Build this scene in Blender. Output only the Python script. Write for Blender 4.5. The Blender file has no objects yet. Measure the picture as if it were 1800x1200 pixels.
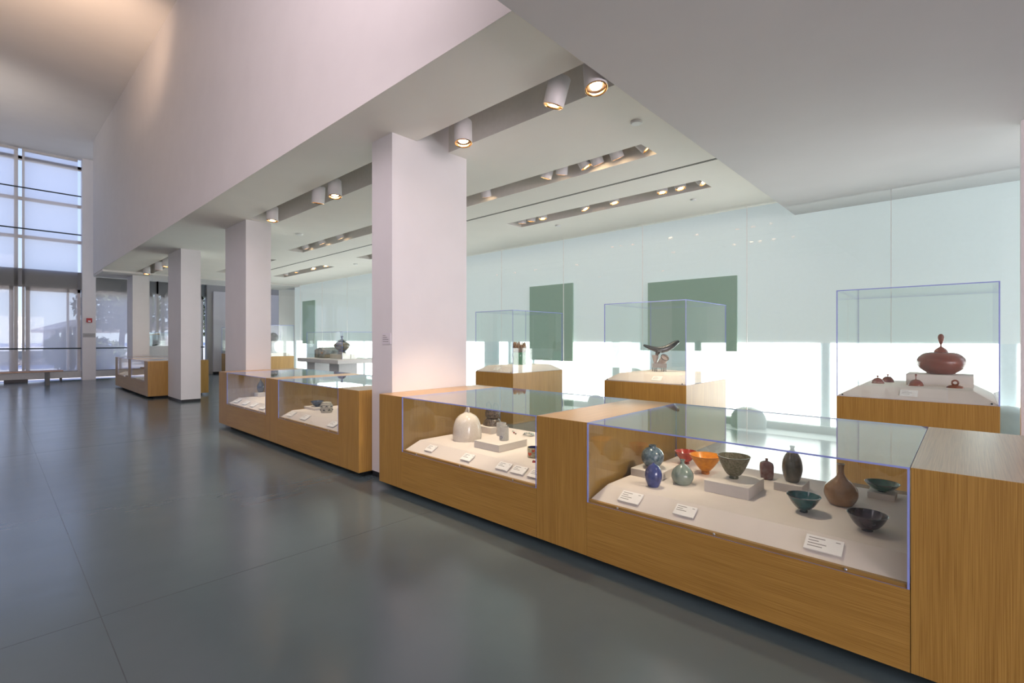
import bpy, math, random
from mathutils import Vector, Matrix
random.seed(7)
S = bpy.context.scene
COL = S.collection
R = math.radians

# ------------------------------------------------------------------ camera
cam = bpy.data.cameras.new('camera')
cam.lens = 857.0/1800.0*36.0
cam.sensor_width = 36.0
cam.sensor_fit = 'HORIZONTAL'
cam.shift_y = -3.34/1800.0
cam.clip_end = 400
cam.clip_start = 0.05
co = bpy.data.objects.new('camera', cam); COL.objects.link(co)
co.location = (0, 0, 1.4)
co.rotation_euler = (R(90), 0, 0.7514)
S.camera = co
S.view_settings.view_transform = 'Standard'
S.view_settings.look = 'None'
S.view_settings.gamma = 1.0
S.view_settings.use_curve_mapping = False
S.view_settings.exposure = 0.0
try:
    S.cycles.transparent_max_bounces = 40
    S.cycles.max_bounces = 12
    S.cycles.diffuse_bounces = 6
    S.cycles.glossy_bounces = 5
    S.cycles.sample_clamp_indirect = 6.0
    S.cycles.caustics_reflective = False
    S.cycles.caustics_refractive = False
    S.cycles.use_denoising = True
    S.cycles.use_light_tree = True
except Exception:
    pass

# ------------------------------------------------------------------ world: clear daytime sky
W = bpy.data.worlds.new('sky'); S.world = W; W.use_nodes = True
nt = W.node_tree; nt.nodes.clear()
wo = nt.nodes.new('ShaderNodeOutputWorld'); bg = nt.nodes.new('ShaderNodeBackground')
tc = nt.nodes.new('ShaderNodeTexCoord'); sp = nt.nodes.new('ShaderNodeSeparateXYZ'); cr = nt.nodes.new('ShaderNodeValToRGB')
nt.links.new(tc.outputs['Generated'], sp.inputs[0]); nt.links.new(sp.outputs['Z'], cr.inputs[0])
nt.links.new(cr.outputs[0], bg.inputs[0]); nt.links.new(bg.outputs[0], wo.inputs[0])
e = cr.color_ramp.elements
e[0].position = 0.0; e[0].color = (0.80, 0.88, 1.0, 1)
e[1].position = 0.55; e[1].color = (0.30, 0.42, 0.95, 1)
m_ = e.new(0.12); m_.color = (0.56, 0.68, 1.0, 1)
bg.inputs[1].default_value = 1.38

# ------------------------------------------------------------------ daylight through the openings out of view (east and south glazing)
def area(name, loc, rot, sx, sy, power, color, spread=180):
    l = bpy.data.lights.new(name, 'AREA'); l.shape = 'RECTANGLE'; l.size = sx; l.size_y = sy
    l.energy = power; l.color = color; l.spread = R(spread)
    o = bpy.data.objects.new(name, l); COL.objects.link(o); o.location = loc; o.rotation_euler = rot
    return o
area('daylight_east_glazing', (7.9, -0.6, 1.9), (0, R(90), 0), 2.6, 7.0, 760, (1.0, 0.87, 0.93))
area('daylight_south_glazing', (-3.4, -3.95, 5.85), (R(90), 0, 0), 2.9, 2.6, 66, (1.0, 0.84, 0.92))
area('bulkhead_fill_light', (-1.98, -.3, 5.5), (0, R(90), 0), 2.4, 3.0, 165, (1.0, 0.84, 0.92))  # added unseen fill light, makes the brightness gradient along the bulkhead
area('daylight_south_glazing_far', (-16.0, -3.95, 3.6), (R(90), 0, 0), 8.0, 5.4, 8, (0.85, 0.92, 1.0))
# added warm spot, unseen, standing in for sun bounce on the high ceiling
l = bpy.data.lights.new('ceiling_warm_fill', 'SPOT'); l.energy = 560; l.color = (1.0, 0.68, 0.48); l.spot_size = R(88); l.spot_blend = 1.0; l.shadow_soft_size = 0.25
o = bpy.data.objects.new('ceiling_warm_fill', l); COL.objects.link(o); o.location = (-9.3, .35, 5.0)
o.rotation_euler = (Vector((-11.6, 0.7, 7.35))-Vector(o.location)).to_track_quat('-Z', 'Y').to_euler()

l = bpy.data.lights.new('sun', 'SUN'); l.energy = 5.0; l.color = (1.0, 0.96, 0.9); l.angle = R(.6)
o = bpy.data.objects.new('sun', l); COL.objects.link(o); o.rotation_euler = (-(Vector((0.15, 0.75, 0.75)))).to_track_quat('-Z', 'Y').to_euler()

l = bpy.data.lights.new('ceiling_fill_far', 'SPOT'); l.energy = 330; l.color = (1.0, 0.88, 0.80); l.spot_size = R(110); l.spot_blend = 1.0; l.shadow_soft_size = 0.4  # second added spot, unseen, brightens the far part of the ceiling
o = bpy.data.objects.new('ceiling_fill_far', l); COL.objects.link(o); o.location = (-15.5, -1.2, 4.0)
o.rotation_euler = (Vector((-18.0, -1.3, 7.6))-Vector(o.location)).to_track_quat('-Z', 'Y').to_euler()

# ------------------------------------------------------------------ materials
def nmat(name):
    m = bpy.data.materials.new(name); m.use_nodes = True
    n = m.node_tree.nodes; L = m.node_tree.links
    return m, n, L, n['Principled BSDF'], n['Material Output']
def pbr(name, col, rough=0.5, metal=0.0, spec=0.5, coat=0.0, emis=None, es=0.0, noise=0.0, nscale=20, bump=0.0, col2=None, rvar=0.0):
    m, n, L, b, out = nmat(name)
    b.inputs['Base Color'].default_value = (*col, 1); b.inputs['Roughness'].default_value = rough
    b.inputs['Metallic'].default_value = metal; b.inputs['Specular IOR Level'].default_value = spec
    b.inputs['Coat Weight'].default_value = coat; b.inputs['Coat Roughness'].default_value = 0.06
    if emis: b.inputs['Emission Color'].default_value = (*emis, 1); b.inputs['Emission Strength'].default_value = es
    if noise > 0 or bump > 0 or col2 or rvar:
        t = n.new('ShaderNodeTexCoord'); nz = n.new('ShaderNodeTexNoise'); nz.inputs['Scale'].default_value = nscale; nz.inputs['Detail'].default_value = 5
        L.new(t.outputs['Object'], nz.inputs['Vector'])
        if noise > 0 or col2:
            r = n.new('ShaderNodeValToRGB'); r.color_ramp.elements[0].position = 0.35; r.color_ramp.elements[1].position = 0.65
            c2 = col2 if col2 else tuple(min(1, c*(1+noise)) for c in col)
            c1 = col if col2 else tuple(c*(1-noise) for c in col)
            r.color_ramp.elements[0].color = (*c1, 1); r.color_ramp.elements[1].color = (*c2, 1)
            L.new(nz.outputs['Fac'], r.inputs[0]); L.new(r.outputs[0], b.inputs['Base Color'])
        if bump > 0:
            bp = n.new('ShaderNodeBump'); bp.inputs['Strength'].default_value = bump; bp.inputs['Distance'].default_value = 0.01
            L.new(nz.outputs['Fac'], bp.inputs['Height']); L.new(bp.outputs[0], b.inputs['Normal'])
        if rvar:
            mr = n.new('ShaderNodeMapRange'); mr.inputs['To Min'].default_value = rough-rvar; mr.inputs['To Max'].default_value = rough+rvar
            L.new(nz.outputs['Fac'], mr.inputs['Value']); L.new(mr.outputs[0], b.inputs['Roughness'])
    return m
def wood(name, axis, c1=(0.29, 0.148, 0.027), c2=(0.455, 0.262, 0.060), rough=0.38):
    """quarter-sawn oak veneer, fine grain running along one axis"""
    m, n, L, b, out = nmat(name)
    t = n.new('ShaderNodeTexCoord'); mp = n.new('ShaderNodeMapping'); L.new(t.outputs['Object'], mp.inputs[0])
    sc = {'x': (3.0, 420, 420), 'y': (420, 3.0, 420), 'z': (420, 420, 3.0)}[axis]
    mp.inputs['Scale'].default_value = sc
    nz = n.new('ShaderNodeTexNoise'); nz.inputs['Scale'].default_value = 1.0; nz.inputs['Detail'].default_value = 3; nz.inputs['Distortion'].default_value = 0.4
    L.new(mp.outputs[0], nz.inputs['Vector'])
    mp2 = n.new('ShaderNodeMapping'); L.new(t.outputs['Object'], mp2.inputs[0])
    mp2.inputs['Scale'].default_value = {'x': (0.5, 14, 14), 'y': (14, 0.5, 14), 'z': (14, 14, 0.5)}[axis]
    n2 = n.new('ShaderNodeTexNoise'); n2.inputs['Scale'].default_value = 1.0; n2.inputs['Detail'].default_value = 2
    L.new(mp2.outputs[0], n2.inputs['Vector'])
    mx = n.new('ShaderNodeMath'); mx.operation = 'MULTIPLY_ADD'; mx.inputs[1].default_value = 0.22
    L.new(n2.outputs['Fac'], mx.inputs[0]); 
    m3 = n.new('ShaderNodeMath'); m3.operation = 'MULTIPLY'; m3.inputs[1].default_value = 0.78; L.new(nz.outputs['Fac'], m3.inputs[0]); L.new(m3.outputs[0], mx.inputs[2])
    r = n.new('ShaderNodeValToRGB'); r.color_ramp.elements[0].position = 0.36; r.color_ramp.elements[1].position = 0.62
    r.color_ramp.elements[0].color = (*c1, 1); r.color_ramp.elements[1].color = (*c2, 1)
    L.new(mx.outputs[0], r.inputs[0]); L.new(r.outputs[0], b.inputs['Base Color'])
    b.inputs['Roughness'].default_value = rough; b.inputs['Coat Weight'].default_value = 0.35 if axis == 'y' else 0.0; b.inputs['Coat Roughness'].default_value = 0.3
    bp = n.new('ShaderNodeBump'); bp.inputs['Strength'].default_value = 0.12; bp.inputs['Distance'].default_value = 0.002
    L.new(nz.outputs['Fac'], bp.inputs['Height']); L.new(bp.outputs[0], b.inputs['Normal'])
    return m
def pane(name, tint=(0.97, 0.985, 0.98), f0=0.045, rough=0.0, gcol=(1, 1, 1)):
    """thin clear sheet: passes light straight through, mirrors more at grazing angles"""
    m, n, L, b, out = nmat(name); n.remove(b)
    tr = n.new('ShaderNodeBsdfTransparent'); tr.inputs[0].default_value = (*tint, 1)
    gl = n.new('ShaderNodeBsdfGlossy'); gl.inputs['Roughness'].default_value = rough; gl.inputs['Color'].default_value = (*gcol, 1)
    lw = n.new('ShaderNodeLayerWeight'); lw.inputs[0].default_value = 0.5
    p = n.new('ShaderNodeMath'); p.operation = 'POWER'; p.inputs[1].default_value = 5.0; L.new(lw.outputs['Facing'], p.inputs[0])
    a = n.new('ShaderNodeMath'); a.operation = 'MULTIPLY_ADD'; a.inputs[1].default_value = 1-f0; a.inputs[2].default_value = f0; L.new(p.outputs[0], a.inputs[0])
    mx = n.new('ShaderNodeMixShader'); L.new(a.outputs[0], mx.inputs[0]); L.new(tr.outputs[0], mx.inputs[1]); L.new(gl.outputs[0], mx.inputs[2])
    L.new(mx.outputs[0], out.inputs[0])
    return m
def sheer(name, opac, col, trans=0.5):
    """woven roller-shade cloth: part open holes, part yarn that both reflects and glows through"""
    m, n, L, b, out = nmat(name); n.remove(b)
    tr = n.new('ShaderNodeBsdfTransparent')
    d = n.new('ShaderNodeBsdfDiffuse'); d.inputs[0].default_value = (*col, 1)
    tl = n.new('ShaderNodeBsdfTranslucent'); tl.inputs[0].default_value = (*col, 1)
    m1 = n.new('ShaderNodeMixShader'); m1.inputs[0].default_value = trans; L.new(d.outputs[0], m1.inputs[1]); L.new(tl.outputs[0], m1.inputs[2])
    m2 = n.new('ShaderNodeMixShader'); m2.inputs[0].default_value = opac; L.new(tr.outputs[0], m2.inputs[1]); L.new(m1.outputs[0], m2.inputs[2])
    L.new(m2.outputs[0], out.inputs[0])
    return m
def emit(name, col, s):
    m, n, L, b, out = nmat(name); n.remove(b)
    em = n.new('ShaderNodeEmission'); em.inputs[0].default_value = (*col, 1); em.inputs[1].default_value = s
    L.new(em.outputs[0], out.inputs[0]); return m

paint = pbr('white_wall_paint', (0.70, 0.68, 0.66), 0.62, spec=0.25, noise=0.012, nscale=3)
paint_col = pbr('white_column_paint', (0.74, 0.72, 0.72), 0.6, spec=0.25, noise=0.012, nscale=3)
ceil_low_m = pbr('low_ceiling_shaded_paint', (0.60, 0.585, 0.58), 0.8, spec=0.2, noise=0.01, nscale=2)  # ceiling paint darkened, weaker light on it put into the colour
ceil_gal_m = pbr('gallery_ceiling_lit_paint', (0.88, 0.85, 0.79), 0.8, spec=0.2, noise=0.01, nscale=2)  # same ceiling paint lightened, stronger light put into the colour
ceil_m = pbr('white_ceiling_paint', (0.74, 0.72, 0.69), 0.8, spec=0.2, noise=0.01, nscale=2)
slot_m = pbr('slot_paint', (0.74, 0.71, 0.67), 0.8, spec=0.2, noise=0.02)
black = pbr('black_rubber_base', (0.012, 0.013, 0.016), 0.45, noise=0.1)
recess = pbr('dark_recess_paint', (0.01, 0.01, 0.012), 0.8, noise=0.1)
W_Z = wood('oak_vertical_grain', 'z'); W_X = wood('oak_horizontal_grain', 'x'); W_Y = wood('oak_depth_grain', 'y', (0.34, 0.19, 0.07), (0.50, 0.31, 0.13), 0.34)
deck_m = pbr('off_white_deck_paint', (0.76, 0.69, 0.64), 0.7, spec=0.3, noise=0.015, nscale=8)
block_m = pbr('off_white_riser_paint', (0.72, 0.67, 0.62), 0.7, spec=0.3, noise=0.02, nscale=10)
tablewhite = pbr('white_table_paint', (0.68, 0.67, 0.68), 0.5, noise=0.02)
acr = pane('clear_acrylic')
acr_edge = pbr('blue_acrylic_edge', (0.30, 0.36, 0.78), 0.2, noise=0.05)
cover_m = pane('clear_vitrine_acrylic', (0.965, 0.985, 0.98), 0.05)
metal = pbr('brushed_steel', (0.5, 0.5, 0.52), 0.3, metal=1.0, noise=0.05)
card_m = pbr('white_card', (0.92, 0.90, 0.88), 0.6, noise=0.01)
ink = pbr('grey_ink', (0.30, 0.28, 0.27), 0.7, noise=0.02)
can_m = pbr('white_lamp_enamel', (0.72, 0.70, 0.70), 0.4, noise=0.01)
ring_m = pbr('gold_reflector', (0.95, 0.52, 0.22), 0.18, metal=1.0, noise=0.02)
dark_in = pbr('dark_lamp_inside', (0.05, 0.03, 0.02), 0.3, metal=0.5, noise=0.05)
bulb_m = emit('halogen_bulb', (1.0, 0.72, 0.42), 22.0)

# ------------------------------------------------------------------ mesh helpers
class MB:
    def __init__(s): s.v = []; s.f = []; s.m = []
    def box(s, x0, x1, y0, y1, z0, z1, mi=0, skip=()):
        b = len(s.v)
        s.v += [(x0,y0,z0),(x1,y0,z0),(x1,y1,z0),(x0,y1,z0),(x0,y0,z1),(x1,y0,z1),(x1,y1,z1),(x0,y1,z1)]
        fs = {'-z':(0,3,2,1),'+z':(4,5,6,7),'-y':(0,1,5,4),'+x':(1,2,6,5),'+y':(2,3,7,6),'-x':(3,0,4,7)}
        for k, q in fs.items():
            if k in skip: continue
            s.f.append(tuple(b+i for i in q)); s.m.append(mi[k] if isinstance(mi, dict) and k in mi else (mi.get('*', 0) if isinstance(mi, dict) else mi))
        return s
    def poly(s, pts, mi=0):
        b = len(s.v); s.v += [tuple(p) for p in pts]; s.f.append(tuple(range(b, b+len(pts)))); s.m.append(mi); return s
    def frustum(s, x0, x1, y0, y1, z0, z1, ix, iy, iy2=None, base=0.0, mi=0, ix2=None):
        """bevelled slab: rectangle base at z0 shrinking to an inset rectangle at z1"""
        if iy2 is None: iy2 = iy
        if ix2 is None: ix2 = ix
        a = [(x0,y0,z0),(x1,y0,z0),(x1,y1,z0),(x0,y1,z0)]
        t = [(x0+ix,y0+iy,z1),(x1-ix2,y0+iy,z1),(x1-ix2,y1-iy2,z1),(x0+ix,y1-iy2,z1)]
        c = [(p[0],p[1],p[2]-base) for p in a]
        n = 4
        s.poly(t, mi)
        for i in range(n):
            j = (i+1) % n
            s.poly([a[i], a[j], t[j], t[i]], mi)
            if base > 0: s.poly([c[i], c[j], a[j], a[i]], mi)
        s.poly(list(reversed(c)), mi)
        return s
    def lathe(s, prof, seg=56, mi=0, cx=0, cy=0, cz=0, sx=1, sy=1, ang0=0.0, cap=True):
        b = len(s.v); n = len(prof)
        for (r, z) in prof:
            for k in range(seg):
                a = 2*math.pi*k/seg+ang0
                s.v.append((cx+r*math.cos(a)*sx, cy+r*math.sin(a)*sy, cz+z))
        for i in range(n-1):
            for k in range(seg):
                k2 = (k+1) % seg
                s.f.append((b+i*seg+k, b+i*seg+k2, b+(i+1)*seg+k2, b+(i+1)*seg+k)); s.m.append(mi)
        if cap and prof[0][0] > 1e-6: s.f.append(tuple(b+k for k in reversed(range(seg)))); s.m.append(mi)
        if cap and prof[-1][0] > 1e-6: s.f.append(tuple(b+(n-1)*seg+k for k in range(seg))); s.m.append(mi)
        return s
    def tube(s, pts, rad, seg=10, mi=0, closed=False):
        pts = [Vector(p) for p in pts]; n = len(pts); b = len(s.v)
        rr = rad if isinstance(rad, (list, tuple)) else [rad]*n
        up = Vector((0, 0, 1))
        for i, p in enumerate(pts):
            if closed: d = pts[(i+1) % n]-pts[i-1]
            else: d = pts[min(i+1, n-1)]-pts[max(i-1, 0)]
            d.normalize()
            u = d.cross(up)
            if u.length < 0.05: u = d.cross(Vector((0, 1, 0)))
            u.normalize(); w = u.cross(d).normalized()
            for k in range(seg):
                a = 2*math.pi*k/seg
                s.v.append(tuple(p+u*(math.cos(a)*rr[i])+w*(math.sin(a)*rr[i])))
        for i in range(n if closed else n-1):
            i2 = (i+1) % n
            for k in range(seg):
                k2 = (k+1) % seg
                s.f.append((b+i*seg+k, b+i*seg+k2, b+i2*seg+k2, b+i2*seg+k)); s.m.append(mi)
        if not closed:
            s.f.append(tuple(b+k for k in reversed(range(seg)))); s.m.append(mi)
            s.f.append(tuple(b+(n-1)*seg+k for k in range(seg))); s.m.append(mi)
        return s
    def build(s, name, mats, parent=None, smooth=False, loc=None, bevel=0.0, autos=False, weld=False):
        me = bpy.data.meshes.new(name); me.from_pydata(s.v, [], s.f); me.update()
        if not isinstance(mats, (list, tuple)): mats = [mats]
        for m in mats: me.materials.append(m)
        for i, p in enumerate(me.polygons):
            p.material_index = min(s.m[i], len(mats)-1); p.use_smooth = smooth
        import bmesh
        bm = bmesh.new(); bm.from_mesh(me)
        if weld: bmesh.ops.remove_doubles(bm, verts=bm.verts, dist=1e-5)
        bmesh.ops.recalc_face_normals(bm, faces=bm.faces)
        if autos:
            for ed in bm.edges:
                if len(ed.link_faces) == 2 and ed.calc_face_angle(0) > R(42): ed.smooth = False
        bm.to_mesh(me); bm.free()
        o = bpy.data.objects.new(name, me); COL.objects.link(o)
        if parent: o.parent = parent
        if loc: o.location = loc
        if bevel > 0:
            mo = o.modifiers.new('bevel', 'BEVEL'); mo.width = bevel; mo.segments = 2; mo.limit_method = 'ANGLE'; mo.angle_limit = R(40)
        return o
def tag(o, label=None, cat=None, group=None, kind=None):
    if label: o['label'] = label
    if cat: o['category'] = cat
    if group: o['group'] = group
    if kind: o['kind'] = kind
    return o
def thing(name, label, cat, loc=(0,0,0), rz=0.0, group=None):
    o = bpy.data.objects.new(name, None); COL.objects.link(o); o.location = loc; o.rotation_euler = (0, 0, rz)
    o.empty_display_size = 0.1
    return tag(o, label, cat, group)
def struct(o, label=None): return tag(o, label, None, None, 'structure')

# ------------------------------------------------------------------ main dimensions (metres, camera at 0,0,1.4)
XW = -22.5            # window wall at the far end of the hall
YB = 2.2              # bulkhead wall above the columns
YG = 7.875            # glass back wall of the gallery
YO = 8.5              # outer daylight wall behind the glass
ZC = 3.43             # gallery ceiling
ZD = 3.325            # low ceiling over the near end
XD = -1.95            # edge of the low ceiling

# floor: grey sealed screed with hairline joints
m, n, L, b, out = nmat('grey_sealed_floor')
t = n.new('ShaderNodeTexCoord'); nz = n.new('ShaderNodeTexNoise'); nz.inputs['Scale'].default_value = 0.9; nz.inputs['Detail'].default_value = 6
L.new(t.outputs['Object'], nz.inputs['Vector'])
r = n.new('ShaderNodeValToRGB'); r.color_ramp.elements[0].position = 0.3; r.color_ramp.elements[1].position = 0.7
r.color_ramp.elements[0].color = (0.082, 0.118, 0.130, 1); r.color_ramp.elements[1].color = (0.102, 0.142, 0.155, 1)
L.new(nz.outputs['Fac'], r.inputs[0]); L.new(r.outputs[0], b.inputs['Base Color'])
mp = n.new('ShaderNodeMapping'); mp.inputs['Scale'].default_value = (3.5, 0.7, 1); L.new(t.outputs['Object'], mp.inputs[0])
n2 = n.new('ShaderNodeTexNoise'); n2.inputs['Scale'].default_value = 1.5; n2.inputs['Detail'].default_value = 3; L.new(mp.outputs[0], n2.inputs['Vector'])
mr = n.new('ShaderNodeMapRange'); mr.inputs['To Min'].default_value = 0.15; mr.inputs['To Max'].default_value = 0.24; L.new(n2.outputs['Fac'], mr.inputs['Value']); L.new(mr.outputs[0], b.inputs['Roughness'])
bp = n.new('ShaderNodeBump'); bp.inputs['Strength'].default_value = 0.25; bp.inputs['Distance'].default_value = 0.006
L.new(n2.outputs['Fac'], bp.inputs['Height']); L.new(bp.outputs[0], b.inputs['Normal'])
b.inputs['Specular IOR Level'].default_value = 0.9
floor_m = m
struct(MB().box(XW-0.3, 8.2, -7.2, 10.2, -0.12, 0.0).build('floor', floor_m), 'grey sealed floor')
joint_m = pbr('floor_joint', (0.070, 0.092, 0.10), 0.25, noise=0.05)
mb = MB()
mb.box(XW, 8, 0.38, 0.384, 0.0, 0.0006); mb.box(-13.96, -13.952, -7, 2.5, 0.0, 0.0006)
for xx in (-3.2, 3.1, -8.4): mb.box(xx, xx+0.004, -7, 2.5, 0.0, 0.0006)
struct(mb.build('trim_1', joint_m), 'hairline joints in the floor')

# high ceiling, rising slightly towards the window wall
def zhi(x): return 7.25+0.034*(-x-9.9)
mb = MB()
mb.poly([(8.2, -7.2, zhi(8.2)), (XW-0.3, -7.2, zhi(XW-0.3)), (XW-0.3, 10.2, zhi(XW-0.3)), (8.2, 10.2, zhi(8.2))])
mb.poly([(8.2, -7.2, zhi(8.2)+.2), (XW-0.3, -7.2, zhi(XW-0.3)+.2), (XW-0.3, 10.2, zhi(XW-0.3)+.2), (8.2, 10.2, zhi(8.2)+.2)])
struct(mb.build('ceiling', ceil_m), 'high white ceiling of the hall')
# bulkhead wall above the columns
mb = MB()
x1 = XD; x0 = -20.0
P = [(x0, ZC+.001), (x1, ZC+.001), (x1, zhi(x1)), (x0, zhi(x0))]
mb.poly([(p[0], YB, p[1]) for p in P]); mb.poly([(p[0], YB+.25, p[1]) for p in P])
mb.poly([(x0, YB, P[0][1]), (x0, YB+.25, P[0][1]), (x0, YB+.25, P[3][1]), (x0, YB, P[3][1])])
mb.poly([(x1, YB, P[1][1]), (x1, YB+.25, P[1][1]), (x1, YB+.25, P[2][1]), (x1, YB, P[2][1])])
struct(mb.build('wall_bulkhead', paint), 'white upper wall above the row of columns')
# low ceiling over the near end
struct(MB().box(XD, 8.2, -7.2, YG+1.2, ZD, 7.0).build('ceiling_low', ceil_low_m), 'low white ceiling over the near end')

# gallery ceiling with three rows of recessed light slots
slots = [(-18.4, -14.0, 2.98, 3.40), (-8.80, -1.5, 2.98, 3.40),
         (-16.5, -12.85, 4.62, 4.98), (-11.33, -7.66, 4.62, 4.98), (-6.15, -2.48, 4.62, 4.98),
         (-16.3, -12.9, 6.18, 6.56), (-11.06, -7.65, 6.18, 6.56), (-5.9, -2.49, 6.18, 6.56)]
def ceil_grid(x0, x1, y0, y1, z, holes, name, mat, thick=0.0):
    xs = sorted({x0, x1}|{h[0] for h in holes}|{h[1] for h in holes}); ys = sorted({y0, y1}|{h[2] for h in holes}|{h[3] for h in holes})
    mb = MB()
    for i in range(len(xs)-1):
        for j in range(len(ys)-1):
            cx = (xs[i]+xs[i+1])/2; cy = (ys[j]+ys[j+1])/2
            if any(h[0] < cx < h[1] and h[2] < cy < h[3] for h in holes): continue
            mb.poly([(xs[i], ys[j], z), (xs[i+1], ys[j], z), (xs[i+1], ys[j+1], z), (xs[i], ys[j+1], z)])
    return mb
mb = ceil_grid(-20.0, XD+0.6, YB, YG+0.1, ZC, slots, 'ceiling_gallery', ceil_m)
for (a, b_, c, d) in slots:
    h = 0.42
    mb.poly([(a,c,ZC),(b_,c,ZC),(b_,c,ZC+h),(a,c,ZC+h)], 1); mb.poly([(a,d,ZC),(b_,d,ZC),(b_,d,ZC+h),(a,d,ZC+h)], 1)
    mb.poly([(a,c,ZC),(a,d,ZC),(a,d,ZC+h),(a,c,ZC+h)], 1); mb.poly([(b_,c,ZC),(b_,d,ZC),(b_,d,ZC+h),(b_,c,ZC+h)], 1)
    mb.poly([(a,c,ZC+h),(b_,c,ZC+h),(b_,d,ZC+h),(a,d,ZC+h)], 1)
mb.poly([(-20, YB+.25, ZC), (-20, YG+.1, ZC), (-20, YG+.1, ZC+1.2), (-20, YB+.25, ZC+1.2)])
struct(mb.build('ceiling_gallery', [ceil_gal_m, slot_m]), 'white gallery ceiling with recessed light slots')
struct(MB().box(-20.0, 2.0, YB+.3, YG+1.2, ZC+0.9, ZC+1.0).build('ceiling_gallery_upper', ceil_m))
# thin dark track line in the gallery ceiling
struct(MB().box(-18.5, XD, 5.545, 5.555, ZC-0.004, ZC).box(-18.5, XD, 5.575, 5.58, ZC-0.004, ZC).build('trim_2', pbr('dark_track', (0.05, 0.055, 0.05), 0.5, noise=0.05)), 'thin dark line in the gallery ceiling')
struct(MB().box(-20.0, -18.2, YB+0.01, YG, ZC-0.06, ZC-0.002).build('trim_3', ceil_m), 'downstand at the far end of the gallery ceiling')

# columns with black rubber bases
def column(x0, x1, y0, y1, label):
    c = struct(MB().box(x0, x1, y0, y1, 0.055, ZC+0.45).build('column', paint_col), label)
    o = MB().box(x0+.004, x1-.004, y0+.004, y1-.004, 0, 0.06).build('baseboard', black, c)
    return c
c1 = column(-4.49, -4.12, 2.69, 3.66, 'nearest white column between two oak display cases')
c2 = column(-9.96, -8.91, 2.95, 3.355, 'second white column from the right')
c3 = column(-13.94, -12.80, 2.90, 3.285, 'third white column, standing free with a black base')
c4 = column(-19.5, -18.62, 2.97, 3.39, 'farthest white column, before the window wall')
# label card on the nearest column
t = thing('wall_label', 'small white text card on the hall face of the nearest column', 'label', (-4.215, 2.687, 1.41))
mb = MB().box(-.075, .075, -.003, .003, -.055, .055)
for i, (w, z) in enumerate([(.05, .03), (.075, .012), (.10, -.008), (.10, -.028)]): mb.box(-.062, -.062+w, -.0042, -.0032, z-.003, z+.003, 1)
mb.build('card', [pbr('pale_lilac_card', (0.72, 0.69, 0.72), 0.5, noise=0.01), ink], t)

# ------------------------------------------------------------------ window wall at the far end
frame_m = pbr('grey_window_frame', (0.62, 0.60, 0.57), 0.4, noise=0.02)
framed_m = pbr('dark_grey_window_frame', (0.16, 0.18, 0.19), 0.4, noise=0.02)
tube_m = pbr('dark_steel_tube', (0.03, 0.045, 0.045), 0.4, noise=0.05)
zt = zhi(XW)
mb = MB()
X0 = XW-0.30; X1 = XW-0.16
for yy, hw in ((-3.3, .085), (-1.4, .085), (0.575, .045), (0.745, .03), (2.30, .085), (4.36, .05)): mb.box(X0, X1, yy-hw, yy+hw, 0.3, zt, 0)
for z in (7.38, 6.04, 4.79): mb.box(X0, X1-.02, -7, 6, z-0.05, z+0.05, 0)
mb.box(X0, X1-.02, -7, 6, 7.30, 7.42, 0)
mb.box(X0, X1, -7, 6, 3.14, 3.74, 1)
mb.box(X0, X1+.02, -7, 6, 0.08, 0.33, 0)
struct(mb.build('window_1', [frame_m, framed_m]), 'tall glazed end wall of the hall')
mb = MB()
for (a, b_) in ((-3.2, 0.52), (0.80, 2.16), (2.44, 4.2), (4.5, 5.9)):
    mb.box(X0+.02, X1+.01, a, a+.10, 0.33, 3.14); mb.box(X0+.02, X1+.01, b_-.10, b_, 0.33, 3.14)
    mb.box(X0+.02, X1+.01, a, b_, 3.02, 3.14)
mb.box(X0+.02, X1+.01, 1.80, 1.86, .33, 3.14)
struct(mb.build('window_2', pbr('pale_door_frame', (0.55, 0.55, 0.55), 0.4, noise=0.02)), 'lower glazed door frames in the end wall')
gl_m = pane('window_glass', (0.93, 0.97, 0.97), 0.06)
struct(MB().poly([(XW-.23, -7.2, .3), (XW-.23, 6.0, .3), (XW-.23, 6.0, zt), (XW-.23, -7.2, zt)]).build('window_3', gl_m), 'glass panes of the end wall')
# bottom gap panels and sill
struct(MB().box(XW-.22, XW-.02, -7, 2.17, 0.10, 0.30).box(XW-.22, XW-.02, 2.55, 6.0, 0.10, 0.30).build('window_sill', pbr('pale_sill', (0.5, 0.5, 0.49), 0.4, noise=0.03)))
struct(MB().box(XW-.25, XW-.1, 0.30, 0.85, 0.0, 0.10).box(XW-.25, XW-.1, 1.62, 1.68, 0, 0.10).build('trim_4', black))
# roller shades of woven cloth
shade_m = sheer('grey_shade_cloth', 0.58, (0.97, 0.92, 0.86), 0.88)
shade_bar = pbr('shade_bar', (0.25, 0.26, 0.26), 0.4, noise=0.05)
def shade(y0, y1, z0, z1, label):
    t = thing('roller_shade', label, 'window shade', (XW-0.08, (y0+y1)/2, z1), 0, 'grey roller shades on the end wall')
    h = z1-z0; w = (y1-y0)/2
    MB().poly([(0,-w,-h),(0,w,-h),(0,w,0),(0,-w,0)]).build('cloth', shade_m, t)
    MB().box(-.012,.012,-w,w,-h-.03,-h).build('bottom_bar', shade_bar, t)
    MB().box(-.05,.04,-w,w,-.02,.06).build('roller', frame_m, t)
shade(-1.32, 0.625, 0.33, zt-0.09, 'tall grey roller shade at the left edge of the picture')
shade(0.715, 2.075, 0.33, zt-0.09, 'tall grey roller shade left of the white pilaster with fire alarm')
shade(2.56, 4.335, 0.33, 3.62, 'lower grey roller shade just right of the white pilaster')
shade(4.385, 5.83, 0.33, 3.62, 'lower grey roller shade behind the free-standing column')
shade(-3.98, -1.45, 0.33, zt-0.09, 'tall grey roller shade beyond the left edge of the picture')
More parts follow.
